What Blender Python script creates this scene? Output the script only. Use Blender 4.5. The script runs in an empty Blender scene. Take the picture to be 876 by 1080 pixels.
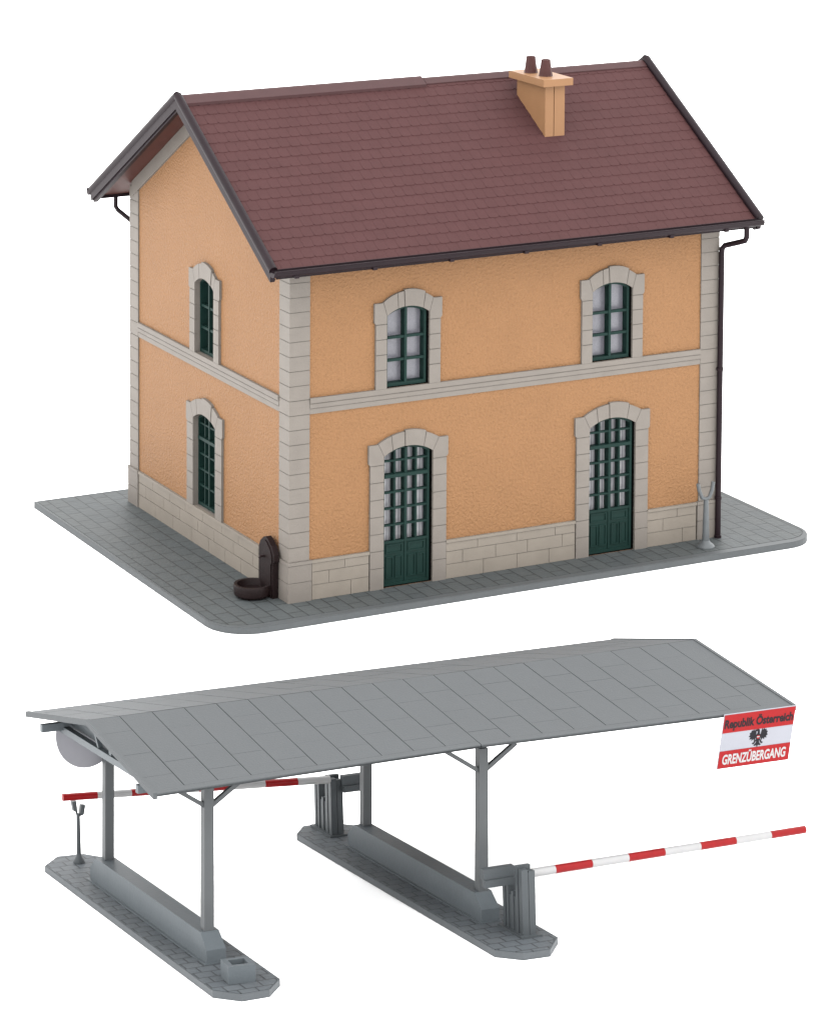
import bpy, bmesh, math, random
from mathutils import Vector, Matrix
from mathutils.geometry import tessellate_polygon
random.seed(7)
scene = bpy.context.scene
COL = scene.collection

# ------------------------------------------------------------------ camera
CAM = dict(f=3494.29, cx=307.936, cy=-234.689, pitch=0.0715754, yaw=0.4644387, roll=0.0032318,
           pos=(-31.29602, -62.46365, 22.82176))
cd = bpy.data.cameras.new('camera'); cam = bpy.data.objects.new('camera', cd); COL.objects.link(cam)
cp, sp = math.cos(CAM['pitch']), math.sin(CAM['pitch'])
cy_, sy_ = math.cos(CAM['yaw']), math.sin(CAM['yaw'])
fwd = Vector((sy_*cp, cy_*cp, -sp)); rgt = Vector((cy_, -sy_, 0)); up = rgt.cross(fwd)
c_, s_ = math.cos(CAM['roll']), math.sin(CAM['roll'])
r2 = rgt*c_ + up*s_; u2 = up*c_ - rgt*s_
m = Matrix((r2, u2, -fwd)).transposed().to_4x4(); m.translation = Vector(CAM['pos'])
cam.matrix_world = m
cd.sensor_width = 36; cd.lens = CAM['f']/1080*36
cd.shift_x = (438-CAM['cx'])/1080; cd.shift_y = -(540-CAM['cy'])/1080
cd.clip_start = 1; cd.clip_end = 2000
scene.camera = cam
scene.render.resolution_x = 830; scene.render.resolution_y = 1024

# ------------------------------------------------------------------ light: a white product tent
w = bpy.data.worlds.new('World'); scene.world = w; w.use_nodes = True
bg = w.node_tree.nodes['Background']; bg.inputs['Color'].default_value = (1, 1, 1, 1)
bg.inputs['Strength'].default_value = 4.3
def softbox(name, loc, target, size, energy, color=(1, 1, 1)):
    ld = bpy.data.lights.new(name, 'AREA'); ld.shape = 'RECTANGLE'; ld.size = size; ld.size_y = size
    ld.energy = energy; ld.color = color
    o = bpy.data.objects.new(name, ld); COL.objects.link(o); o.location = loc
    o.rotation_euler = (Vector(target)-Vector(loc)).to_track_quat('-Z', 'Y').to_euler()
    return o
softbox('studio_softbox', (-2, -40, 60), (3, -2, 2), 26, 8000)
scene.view_settings.view_transform = 'Standard'; scene.view_settings.look = 'None'
scene.view_settings.exposure = 0; scene.view_settings.gamma = 1
try: scene.view_settings.use_curve_mapping = False
except Exception: pass

# ------------------------------------------------------------------ materials
def mat(name, col, rough=.55, spec=.12, var=.06, vscale=3.0, bump=0.0, bscale=20.0, fine=0.0, detail=3, fscale=38):
    m = bpy.data.materials.new(name); m.use_nodes = True
    nt = m.node_tree; N = nt.nodes; L = nt.links; b = N['Principled BSDF']
    b.inputs['Roughness'].default_value = rough; b.inputs['Specular IOR Level'].default_value = spec
    tc = N.new('ShaderNodeTexCoord')
    n1 = N.new('ShaderNodeTexNoise'); n1.inputs['Scale'].default_value = vscale; n1.inputs['Detail'].default_value = 5
    L.new(tc.outputs['Object'], n1.inputs['Vector'])
    mp = N.new('ShaderNodeMapRange'); mp.inputs['From Min'].default_value = .3; mp.inputs['From Max'].default_value = .7
    mp.inputs['To Min'].default_value = 1-var; mp.inputs['To Max'].default_value = 1+var
    L.new(n1.outputs['Fac'], mp.inputs['Value'])
    hs = N.new('ShaderNodeHueSaturation'); hs.inputs['Color'].default_value = (*col, 1)
    L.new(mp.outputs['Result'], hs.inputs['Value']); L.new(hs.outputs['Color'], b.inputs['Base Color'])
    if fine:
        n3 = N.new('ShaderNodeTexNoise'); n3.inputs['Scale'].default_value = fscale; n3.inputs['Detail'].default_value = 2
        L.new(tc.outputs['Object'], n3.inputs['Vector'])
        m3 = N.new('ShaderNodeMapRange'); m3.inputs['From Min'].default_value = .3; m3.inputs['From Max'].default_value = .7
        m3.inputs['To Min'].default_value = 1-fine; m3.inputs['To Max'].default_value = 1+fine
        L.new(n3.outputs['Fac'], m3.inputs['Value'])
        mm = N.new('ShaderNodeMath'); mm.operation = 'MULTIPLY'
        L.new(mp.outputs['Result'], mm.inputs[0]); L.new(m3.outputs['Result'], mm.inputs[1])
        L.new(mm.outputs[0], hs.inputs['Value'])
    if bump:
        n2 = N.new('ShaderNodeTexNoise'); n2.inputs['Scale'].default_value = bscale; n2.inputs['Detail'].default_value = detail
        L.new(tc.outputs['Object'], n2.inputs['Vector'])
        bp = N.new('ShaderNodeBump'); bp.inputs['Strength'].default_value = 1; bp.inputs['Distance'].default_value = bump
        L.new(n2.outputs['Fac'], bp.inputs['Height']); L.new(bp.outputs['Normal'], b.inputs['Normal'])
    return m

def paving(name, col, bw, bh, rot, mortar=.012, dark=.55, offs=(0, 0), bump=.006, var=.05):
    """stone slabs laid in staggered rows; rot turns the rows about Z"""
    m = mat(name, col, rough=.6, spec=.12, var=var, vscale=1.4, fine=.05)
    nt = m.node_tree; N = nt.nodes; L = nt.links; b = N['Principled BSDF']
    tc = N.new('ShaderNodeTexCoord'); mp = N.new('ShaderNodeMapping')
    mp.inputs['Rotation'].default_value = (0, 0, rot); mp.inputs['Location'].default_value = (offs[0], offs[1], 0)
    L.new(tc.outputs['Object'], mp.inputs['Vector'])
    # a hint of wobble so that joints are not ruler-straight
    br = N.new('ShaderNodeTexBrick'); L.new(mp.outputs['Vector'], br.inputs['Vector'])
    br.inputs['Scale'].default_value = 1; br.inputs['Mortar Size'].default_value = mortar
    br.inputs['Brick Width'].default_value = bw; br.inputs['Row Height'].default_value = bh
    br.inputs['Mortar Smooth'].default_value = .35; br.inputs['Bias'].default_value = 0
    br.inputs['Color1'].default_value = (1, 1, 1, 1); br.inputs['Color2'].default_value = (.9, .92, .94, 1)
    br.inputs['Mortar'].default_value = (dark, dark, dark, 1)
    mx = N.new('ShaderNodeMix'); mx.data_type = 'RGBA'; mx.blend_type = 'MULTIPLY'; mx.inputs['Factor'].default_value = 1
    src = b.inputs['Base Color'].links[0].from_socket
    L.new(src, mx.inputs['A']); L.new(br.outputs['Color'], mx.inputs['B']); L.new(mx.outputs['Result'], b.inputs['Base Color'])
    bu = N.new('ShaderNodeBump'); bu.invert = True; bu.inputs['Distance'].default_value = bump
    L.new(br.outputs['Fac'], bu.inputs['Height'])
    n2 = N.new('ShaderNodeTexNoise'); n2.inputs['Scale'].default_value = 9; n2.inputs['Detail'].default_value = 4
    L.new(tc.outputs['Object'], n2.inputs['Vector'])
    b2 = N.new('ShaderNodeBump'); b2.inputs['Distance'].default_value = .012
    L.new(n2.outputs['Fac'], b2.inputs['Height']); L.new(b2.outputs['Normal'], bu.inputs['Normal'])
    L.new(bu.outputs['Normal'], b.inputs['Normal'])
    return m

M = {}
M['stucco'] = mat('orange_stucco', (0.1476, 0.0760, 0.0347), rough=.62, spec=.12, var=.03, vscale=1.2, bump=.042, bscale=17, detail=2, fine=.07, fscale=17)
M['smooth_orange'] = mat('orange_plastic', (0.1621, 0.0861, 0.0425), rough=.5, var=.03)
M['stone'] = mat('warm_grey_stone', (0.1093, 0.0974, 0.0862), rough=.55, var=.05, vscale=2.2, bump=.004, bscale=25)
M['plinth'] = mat('plinth_stone', (0.1274, 0.1116, 0.0937), rough=.55, var=.06, vscale=2.2, bump=.004, bscale=25)
M['joint'] = mat('stone_joint', (.095, .087, .076), rough=.7, var=.03)
M['tile'] = mat('plum_roof_tile', (0.0401, 0.0180, 0.0181), rough=.7, spec=.05, var=.05, vscale=2, bump=.004, bscale=30, fine=.05)
M['ridge'] = mat('plum_ridge', (.031, .0125, .013), rough=.5, var=.06)
M['soffit'] = mat('brown_soffit', (.050, .017, .013), rough=.5, var=.1)
M['dark'] = mat('dark_purple_brown', (0.0078, 0.0040, 0.0055), rough=.5, spec=.10, var=.1)
M['pot'] = mat('clay_red_pot', (.036, .013, .012), rough=.5, var=.1, vscale=6)
M['green'] = mat('deep_green', (0.0047, 0.0152, 0.0128), rough=.5, spec=.08, var=.08)
M['gap_shade'] = mat('painted_gap_shade', (.004, .004, .004), rough=.9, spec=0, var=0)  # near black, paints the shade in the gaps round the inserts
M['fountain'] = mat('fountain_brown', (0.0074, 0.0040, 0.0040), rough=.5, spec=.1, var=.15, vscale=5, bump=.004, bscale=20)
M['fork'] = mat('grey_fork', (.048, .053, .056), rough=.5, spec=.3, var=.1, vscale=5)
M['pave'] = paving('grey_paving_stones', (0.0467, 0.0511, 0.0515), .62, .36, math.radians(90), mortar=.018, dark=.45)
M['kerb'] = mat('grey_kerb', (.050, .054, .056), rough=.55, var=.05, fine=.05)
M['island'] = paving('grey_island_stones', (0.0566, 0.0621, 0.0668), .30, .27, 0, mortar=.015, dark=.42, offs=(.08, .07))
M['grey'] = mat('mid_grey_plastic', (0.0527, 0.0608, 0.0663), rough=.5, spec=.14, var=.04, bump=.003, bscale=16, fine=.03)
M['grey_post'] = mat('post_grey_plastic', (0.0466, 0.0497, 0.0517), rough=.5, spec=.14, var=.04)
M['grey_dark'] = mat('dark_grey_plastic', (0.0171, 0.0218, 0.0262), rough=.5, spec=.14, var=.05, fine=.04)
M['machine'] = mat('barrier_machine_grey', (0.0368, 0.0414, 0.0444), rough=.5, spec=.14, var=.04, fine=.03)
M['island_kerb'] = mat('island_kerb_grey', (.054, .059, .063), rough=.55, spec=.12, var=.05, fine=.05)
M['slab'] = mat('light_grey_roof_panel', (0.0444, 0.0477, 0.0500), rough=.62, spec=.1, var=.02, vscale=.9, bump=.004, bscale=34, fine=.05)
M['slab_joint'] = mat('roof_panel_joint', (.028, .031, .033), rough=.7, var=.02)
M['red'] = mat('signal_red', (.135, .003, .004), rough=.4, spec=.12, var=.10, vscale=9)
M['white'] = mat('painted_white', (.192, .192, .192), rough=.4, spec=.3, var=.03, vscale=6)
M['sign_red'] = mat('sign_red', (.160, .008, .009), rough=.5, spec=.06, var=.02)
M['sign_white'] = mat('sign_white', (.176, .180, .20), rough=.45, var=.02)
M['ink'] = mat('black_ink', (.012, .012, .014), rough=.6, spec=.03, var=0)
M['letter_white'] = mat('lettering_white', (.225, .225, .225), rough=.45, var=0)
M['disc'] = mat('pale_grey_disc', (.150, .150, .163), rough=.5, var=.03)
M['paper'] = mat('white_paper', (.96, .96, .96), rough=.9, spec=0, var=0)

def pane_material():
    m = mat('curtained_pane', (.086, .085, .098), rough=.3, spec=.5, var=.10, vscale=22, fine=.12)
    return m
M['pane'] = pane_material()
def curtain_material():
    m = mat('draped_pane', (.40, .395, .43), rough=.3, spec=.5, var=.03)
    nt = m.node_tree; N = nt.nodes; L = nt.links; b = N['Principled BSDF']
    tc = N.new('ShaderNodeTexCoord'); wv = N.new('ShaderNodeTexWave'); wv.bands_direction = 'X'
    wv.inputs['Scale'].default_value = 4.2; wv.inputs['Distortion'].default_value = 1.1
    L.new(tc.outputs['Object'], wv.inputs['Vector'])
    cr = N.new('ShaderNodeValToRGB'); cr.color_ramp.elements[0].color = (.11, .108, .122, 1); cr.color_ramp.elements[1].color = (.205, .205, .212, 1)
    cr.color_ramp.elements[0].position = .05; cr.color_ramp.elements[1].position = .55
    L.new(wv.outputs['Fac'], cr.inputs['Fac']); L.new(cr.outputs['Color'], b.inputs['Base Color'])
    return m
M['drape'] = curtain_material()

# ------------------------------------------------------------------ mesh helpers
def tagit(o, label=None, cat=None, group=None, kind=None):
    if label: o['label'] = label
    if cat: o['category'] = cat
    if group: o['group'] = group
    if kind: o['kind'] = kind
    return o
def empty(name, loc=(0, 0, 0), mw=None):
    o = bpy.data.objects.new(name, None); COL.objects.link(o)
    if mw is not None: o.matrix_world = mw
    else: o.location = loc
    o.empty_display_size = .2
    return o
I4 = Matrix.Identity(4)
def obj(name, bm, mats, parent=None, mx=None, bevel=0, smooth=False, segs=1):
    """link bm as one mesh object. mx = matrix in the parent's space."""
    if bevel:
        bmesh.ops.bevel(bm, geom=[e for e in bm.edges if len(e.link_faces) == 2 and e.calc_face_angle(0) > .5],
                        offset=bevel, segments=segs, affect='EDGES', clamp_overlap=True)
    bmesh.ops.recalc_face_normals(bm, faces=bm.faces)
    me = bpy.data.meshes.new(name); bm.to_mesh(me); bm.free()
    if smooth:
        me.shade_smooth()
        try: me.set_sharp_from_angle(angle=math.radians(35))
        except Exception: pass
    for x in (mats if isinstance(mats, (list, tuple)) else [mats]): me.materials.append(x)
    o = bpy.data.objects.new(name, me); COL.objects.link(o)
    if parent: o.parent = parent
    if mx is not None: o.matrix_local = mx
    return o
def box(bm, x0, x1, y0, y1, z0, z1, mi=0):
    vs = [bm.verts.new((x, y, z)) for z in (z0, z1) for x, y in ((x0, y0), (x1, y0), (x1, y1), (x0, y1))]
    for q in ((3, 2, 1, 0), (4, 5, 6, 7), (0, 1, 5, 4), (1, 2, 6, 5), (2, 3, 7, 6), (3, 0, 4, 7)):
        bm.faces.new([vs[i] for i in q]).material_index = mi
def prism(bm, poly, axis, a, b, mi=0):
    """extrude a 2D polygon along an axis from a to b. axis 'y': poly is (x,z); 'z': (x,y); 'x': (y,z)"""
    def P(p, t): return {'y': (p[0], t, p[1]), 'z': (p[0], p[1], t), 'x': (t, p[0], p[1])}[axis]
    A = [bm.verts.new(P(p, a)) for p in poly]; B = [bm.verts.new(P(p, b)) for p in poly]
    fs = [bm.faces.new(A), bm.faces.new(B[::-1])]
    n = len(poly)
    for i in range(n): fs.append(bm.faces.new((A[i], A[(i+1) % n], B[(i+1) % n], B[i])))
    for f in fs: f.material_index = mi
def tube(bm, pts, r, n=10, r1=None, caps=True, mi=0):
    pts = [Vector(p) for p in pts]; rings = []
    r1 = r if r1 is None else r1
    prev = None
    for i, p in enumerate(pts):
        d = (pts[min(i+1, len(pts)-1)]-pts[max(i-1, 0)]).normalized()
        a = Vector((0, 0, 1)) if abs(d.z) < .9 else Vector((1, 0, 0))
        if prev is None: u = d.cross(a).normalized()
        else: u = (prev-d*prev.dot(d)).normalized()
        prev = u; v = d.cross(u)
        rr = r+(r1-r)*i/max(1, len(pts)-1)
        rings.append([bm.verts.new(p+rr*(math.cos(2*math.pi*(k+.5)/n)*u+math.sin(2*math.pi*(k+.5)/n)*v)) for k in range(n)])
    for A, B in zip(rings, rings[1:]):
        for k in range(n): bm.faces.new((A[k], A[(k+1) % n], B[(k+1) % n], B[k])).material_index = mi
    if caps:
        bm.faces.new(rings[0][::-1]).material_index = mi; bm.faces.new(rings[-1]).material_index = mi
def lathe(bm, prof, n=24, c=(0, 0), mi=0):
    rings = []
    for r, z in prof:
        rings.append([bm.verts.new((c[0]+r*math.cos(2*math.pi*k/n), c[1]+r*math.sin(2*math.pi*k/n), z)) for k in range(n)] if r > 1e-6 else [bm.verts.new((c[0], c[1], z))])
    for A, B in zip(rings, rings[1:]):
        for k in range(n):
            a = [A[k % len(A)], A[(k+1) % len(A)], B[(k+1) % len(B)], B[k % len(B)]]
            a = list(dict.fromkeys(a))
            if len(a) > 2: bm.faces.new(a).material_index = mi
NB = bmesh.new

# ------------------------------------------------------------------ dimensions (fitted from the photograph)
L, W = 10.90, 8.39
ZP, ZSB, ZST = .873, 4.078, 4.428
OE, ZE, ZR, OL, OR = .6206, 7.4298, 10.406, .753, .731
QW = .455
RM = (ZR-ZE)/(W/2+OE)                 # roof pitch, rise per unit of y
def zroof(y): return ZE+(min(y, W-y)+OE)*RM
TH = .15                              # slab thickness measured vertically

# ------------------------------------------------------------------ shelter frame (its stand on the paper)
SO = Vector((-9.29677731, -13.61976711, -.15))
SM = Matrix(((0.9980959051, 0.0536007908, 0.0305208023), (-0.0569217142, 0.9910145284, 0.1210376919),
             (-0.0237588425, -0.1225445211, 0.9921785917)))
SMW = SM.to_4x4(); SMW.translation = SO
def sw(u, v, z): return SO+SM@Vector((u, v, z))
def shelter_mw(u, v, z):
    mm = SM.to_4x4(); mm.translation = sw(u, v, z); return mm

# ================================================================== SETTING: a seamless sheet of white paper
def sstep(a, b, x):
    t = max(0, min(1, (x-a)/(b-a))); return t*t*t*(t*(6*t-15)+10)
def ground_z(x, y):
    n = SM@Vector((0, 0, 1))
    xx = max(-22, min(14, x)); yy = max(-21, y)
    zp = SO.z-(n.x*(xx-SO.x)+n.y*(yy-SO.y))/n.z-.004
    k = 1-sstep(-9.2, -2.2, y)
    return (-.154)*(1-k)+zp*k
bm = NB()
def axis_vals(lo, hi, a, b, step):
    v = []; x = a
    while x <= b: v.append(x); x += step
    d = step; x = v[0]
    while x > lo: d *= 1.35; x -= d; v.insert(0, x)
    d = step; x = v[-1]
    while x < hi: d *= 1.35; x += d; v.append(x)
    return v
xs = axis_vals(-200, 400, -26, 20, 1.0); ys = axis_vals(-160, 420, -24, 0, .35)
g = [[bm.verts.new((x, y, ground_z(x, y))) for x in xs] for y in ys]
for j in range(len(ys)-1):
    for i in range(len(xs)-1): bm.faces.new((g[j][i], g[j][i+1], g[j+1][i+1], g[j+1][i]))
ground = tagit(obj('ground', bm, M['paper'], smooth=True), kind='structure', label='seamless white paper backdrop under both models')

# ================================================================== HOUSE
# paved base
def rounded(x0, x1, y0, y1, radii, n=10):
    """corner radii for (x0,y0),(x1,y0),(x1,y1),(x0,y1)"""
    pts = []
    for (cx, cy, a0), r in zip((((x0, y0, 180)), (x1, y0, 270), (x1, y1, 0), (x0, y1, 90)), radii):
        sx = 1 if cx == x0 else -1; sy = 1 if cy == y0 else -1
        if r <= 0: pts.append((cx, cy)); continue
        for k in range(n+1):
            a = math.radians(a0+90*k/n)
            pts.append((cx+sx*r+r*math.cos(a), cy+sy*r+r*math.sin(a)))
    return pts
base = empty('paved_base')
tagit(base, 'grey paved stone base slab with rounded front corners under the orange house', 'base slab')
out = rounded(-2.09, 13.1, -1.14, 9.40, (.95, .85, .3, .02))
inn = rounded(-2.03, 13.04, -.93, 9.34, (.76, .68, .26, .01))
bm = NB(); prism(bm, out, 'z', -.15, -.014, 0)
obj('slab', bm, M['kerb'], base, bevel=.012)
bm = NB()
A = [bm.verts.new((x, y, -.013)) for x, y in out]; B = [bm.verts.new((x, y, -.001)) for x, y in out]
C = [bm.verts.new((x, y, -.001)) for x, y in inn]; D = [bm.verts.new((x, y, -.013)) for x, y in inn]
n = len(out)
for i in range(n):
    j = (i+1) % n
    for P_, Q_ in ((A, B), (B, C), (C, D), (D, A)): bm.faces.new((P_[i], P_[j], Q_[j], Q_[i]))
bmesh.ops.transform(bm, matrix=Matrix.Translation((0, 0, 0)), verts=bm.verts)
obj('kerb_edge', bm, M['kerb'], base, bevel=.003)
inn2 = rounded(-2.018, 13.028, -.912, 9.328, (.74, .66, .25, .01))
bm = NB(); prism(bm, inn2, 'z', -.013, 0, 0)
obj('paving', bm, M['pave'], base, bevel=.003)

house = empty('station_house')
tagit(house, 'orange two storey house with grey stone trim and plum tiled roof', 'house')

# wall frames: s to the right seen from outside, y = inwards, z up
def wallmx(ox, oy, sx, sy, ix, iy):
    return Matrix(((sx, ix, 0, ox), (sy, iy, 0, oy), (0, 0, 1, 0), (0, 0, 0, 1)))
FR = wallmx(0, 0, 1, 0, 0, 1)
LF = wallmx(0, W, 0, -1, 1, 0)
RT = wallmx(L, 0, 0, 1, -1, 0)
BK = wallmx(L, W, -1, 0, 0, -1)

def arch(c, hw, zs, rise, n=14):
    """points of a segmental arch from left spring to right spring"""
    R = (hw*hw+rise*rise)/(2*rise); a = math.asin(min(1, hw/R)); zc = zs+rise-R
    return [(c+R*math.sin(-a+2*a*k/n), zc+R*math.cos(-a+2*a*k/n)) for k in range(n+1)]
def archz(c, hw, zs, rise, x):
    R = (hw*hw+rise*rise)/(2*rise); zc = zs+rise-R
    return zc+math.sqrt(max(0, R*R-(x-c)**2))
def opening_poly(o, g=0):
    c, hw, z0, zs, rise = o['c'], o['hw']+g, o['z0']-g, o['zs'], o['rise']+g
    return [(c-hw, z0)]+arch(c, hw, zs, rise)+[(c+hw, z0)]
def wall(name, outline, openings, mx, t=.22, mats=None):
    bm = NB()
    loops = [outline]+[opening_poly(o) for o in openings]
    v3 = [[Vector((x, z, 0)) for x, z in l] for l in loops]
    tris = tessellate_polygon(v3)
    flat = [p for l in loops for p in l]
    F_ = [bm.verts.new((x, 0, z)) for x, z in flat]; B_ = [bm.verts.new((x, t, z)) for x, z in flat]
    for tr in tris:
        try: bm.faces.new([F_[i] for i in tr]); bm.faces.new([B_[i] for i in tr[::-1]])
        except ValueError: pass
    k = 0
    for li, l in enumerate(loops):
        n = len(l)
        for i in range(n):
            a, b = k+i, k+(i+1) % n
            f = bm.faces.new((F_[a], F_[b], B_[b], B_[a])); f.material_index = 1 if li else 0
        k += n
    return obj(name, bm, mats or [M['stucco'], M['stone']], house, mx)


win = lambda c, hw=.53, lo=4.43: dict(c=c, hw=hw, z0=lo, zs=6.03, rise=.18, kind='window')
door = lambda c: dict(c=c, hw=.61, z0=.004, zs=2.93, rise=.19, kind='door')
front_open = [win(2.845), win(8.065), door(2.87), door(8.10)]
side_open = [dict(c=W-4.23, hw=.50, z0=4.43, zs=6.03, rise=.18, kind='window'),
             dict(c=W-4.22, hw=.59, z0=.876, zs=2.91, rise=.18, kind='tall')]
ZW = zroof(0)-TH-.02
wall('wall', [(.02, 0), (L-.02, 0), (L-.02, ZW), (.02, ZW)], front_open, FR, mats=[M['stucco'], M['gap_shade']])  # front reveals coloured black as painted shadow beside the frames
gab = lambda: [(.225, 0), (W-.225, 0), (W-.225, zroof(.225)-TH-.02), (W/2, zroof(W/2)-TH-.02), (.225, zroof(.225)-TH-.02)]
wall('wall', gab(), side_open, LF)
wall('wall', gab(), [], RT)
wall('wall', [(.02, 0), (L-.02, 0), (L-.02, ZW), (.02, ZW)], [], BK)

# corner quoins: stacked dressed blocks wrapping the corner
def quoin(cx, cy, sx, sy):
    """sx,sy: direction from corner into the house"""
    bm = NB(); pr = .035; ztop = zroof(0)-TH-.03
    def X(a, b, z0, z1, e, m_):
        # L-shaped course
        p = [(-e, -e), (a, -e), (a, .10), (.10, .10), (.10, b), (-e, b)]
        p = [(cx+sx*q[0], cy+sy*q[1]) for q in p]
        prism(bm, p, 'z', z0, z1, m_)
    X(QW-.006, QW-.006, 0.0, ztop, pr-.014, 1)
    z = .886; k = 0; h = .3205
    while z < ztop-.02:
        z1 = min(z+h-.017, ztop)
        X(QW, QW, z, z1, pr, 0); z += h
    # plinth block: two courses and a moulded cap
    X(QW+.045, QW+.045, 0, .425, pr+.030, 0)
    X(QW+.045, QW+.045, .438, .80, pr+.030, 0)
    X(QW+.03, QW+.03, 0.0, .82, pr+.016, 1)
    X(QW+.055, QW+.055, .812, .882, pr+.042, 0)
    return obj('quoin', bm, [M['stone'], M['joint']], house, bevel=.010)
for a in ((0, 0, 1, 1), (L, 0, -1, 1), (0, W, 1, -1), (L, W, -1, -1)): quoin(*a)

# string course, three stepped fillets
def string_course(mx, s0, s1):
    bm = NB(); H = ZST-ZSB
    prof = [(0, ZSB), (-.030, ZSB), (-.030, ZSB+.105), (-.022, ZSB+.112), (-.022, ZSB+.120), (-.045, ZSB+.128), (-.045, ZSB+.215),
            (-.034, ZSB+.222), (-.034, ZSB+.232), (-.062, ZSB+.240), (-.070, ZST-.03), (-.060, ZST), (0, ZST)]
    prism(bm, prof, 'x', s0, s1)
    return obj('string_course', bm, M['stone'], house, mx)
string_course(FR, QW+.004, L-QW-.004); string_course(LF, QW+.004, W-QW-.004)
string_course(RT, QW+.004, W-QW-.004); string_course(BK, QW+.004, L-QW-.004)

# plinth of coursed ashlar between quoins and doors
def plinth(mx, s0, s1, seed):
    rnd = random.Random(seed); bm = NB()
    box(bm, s0, s1, -.026, .01, 0.0, .80, 1)
    for r, (z0, z1) in enumerate(((.004, .318), (.330, .604), (.616, .796))):
        x = s0+.004; off = (.95, .42, .80)[r]; first = True
        while x < s1-.01:
            wdt = off if first else rnd.uniform(.80, 1.05); first = False
            x1 = min(x+wdt, s1-.004)
            if s1-x1 < .22: x1 = s1-.004
            box(bm, x, x1-.010, -.044, 0, z0, z1, 0); x = x1+.001
    box(bm, s0, s1, -.066, 0, .808, .873, 0)
    return obj('plinth', bm, [M['plinth'], M['joint']], house, mx, bevel=.009)
e = QW+.06
dl, dr = .955, .955
plinth(FR, e, 2.87-dl, 3); plinth(FR, 2.87+dr, 8.10-dl, 4); plinth(FR, 8.10+dr, L-e, 5)
plinth(LF, e, W-e, 6); plinth(RT, e, W-e, 8); plinth(BK, e, L-e, 9)

# gable verge bands in stone
def verge_band(mx):
    bm = NB()
    for sgn in (1, -1):
        f = lambda s: (s if sgn == 1 else W-s)
        top = lambda s: zroof(s)-TH-.012
        wv = .32
        pts = [(f(.05), top(.05)), (f(W/2), top(W/2)), (f(W/2), top(W/2)-wv*1.17), (f(QW), top(QW)-wv*1.10), (f(QW), top(QW)-.62), (f(.05), top(.05)-.5)]
        pts = [(f(.12), top(.12)), (f(W/2), top(W/2)), (f(W/2), top(W/2)-wv*1.17), (f(QW+.0), top(QW)-wv*1.12), (f(QW+.0), top(QW)-wv*1.12-.02), (f(.12), top(.12)-.36)]
        prism(bm, pts, 'y', -.052, 0.0)
    return obj('verge_band', bm, M['stone'], house, mx, bevel=.008)
verge_band(LF); verge_band(RT)

# surrounds of dressed stone with voussoirs
def surround(o, mx, parent):
    c, hw = o['c'], o['hw']; z0 = o['z0'] if o['kind'] != 'door' else 0.0
    if o['kind'] == 'window': z0 = ZST+.004
    if o['kind'] == 'tall': z0 = ZP+.004
    zs, rise = o['zs'], o['rise']
    dz = {'window': 0, 'door': -3.115, 'tall': -3.115}[o['kind']]
    leg, ear = (.80, .835) if o['kind'] == 'window' else ((.945, .985) if o['kind'] == 'door' else (.92, .96))
    if o['kind'] == 'window' and hw < .52: leg, ear = .77, .81
    earb, eart, top = 5.865+dz+(.01 if dz else 0), 6.325+dz, 6.575+dz+(.0)
    a0 = (leg+hw)/2-.045*(1 if dz == 0 else .5)
    exr = top-eart-.035
    ex = lambda x: archz(c, a0, eart+.01, exr, x)
    inn_ = lambda x: archz(c, hw, zs, rise, x)
    f = hw/.61
    bm = NB(); Y0, Y1 = -.062, 0.0; g = .016
    # joints of the arch ring: (extrados x, intrados x)
    J = [(-a0, -hw), (-.43*f, -.39*f), (-.10*f, -.09*f), (.43*f, .37*f), (a0, hw)]
    if o['kind'] == 'window': J = [(-a0, -hw), (-.27, -.25), (-.11, -.09), (.42, .36), (a0, hw)]
    for i in range(len(J)-1):
        (e0, i0), (e1, i1) = J[i], J[i+1]
        e0 += g/2; i0 += g/2; e1 -= g/2; i1 -= g/2
        key = (i == 2); N_ = 6
        up_ = [(c+e0+(e1-e0)*k/N_, ex(c+e0+(e1-e0)*k/N_)+(.035 if key else 0)) for k in range(N_+1)]
        dn_ = [(c+i1+(i0-i1)*k/N_, inn_(c+i1+(i0-i1)*k/N_)) for k in range(N_+1)]
        prism(bm, up_+dn_, 'y', Y0-(.012 if key else 0), Y1)
    # ears
    for sg in (-1, 1):
        p = [(sg*hw, zs+.004), (sg*a0, ex(c+sg*a0)), (sg*(a0+.03), eart), (sg*ear, eart), (sg*ear, earb+.05), (sg*leg, earb), (sg*hw, earb)]
        p = [(c+q[0], q[1]) for q in p]
        prism(bm, p, 'y', Y0, Y1)
    # legs
    hblk = .38 if dz else .335
    for sg in (-1, 1):
        z = earb-g
        while z > z0+.03:
            zb = z-hblk+g
            if zb-z0 < .14: zb = z0
            xa, xb = sorted((c+sg*hw, c+sg*leg))
            box(bm, xa, xb, Y0, Y1, zb, z); z = zb-g
    obj('surround', bm, M['stone'], parent, mx, bevel=.009)
    # dark joint bed just behind the block faces
    bm = NB()
    for sg in (-1, 1):
        xa, xb = sorted((c+sg*(hw+.006), c+sg*(leg-.006)))
        box(bm, xa, xb, -.045, 0, z0, eart-.06)
    N_ = 12
    up_ = [(c-a0+.02+2*(a0-.02)*k/N_, ex(c-a0+.02+2*(a0-.02)*k/N_)-.012) for k in range(N_+1)]
    dn_ = [(c+hw-.01-2*(hw-.01)*k/N_, inn_(c+hw-.01-2*(hw-.01)*k/N_)+.01) for k in range(N_+1)]
    prism(bm, up_+dn_, 'y', -.046, 0)
    obj('surround_bed', bm, M['joint'], parent, mx)

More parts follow.
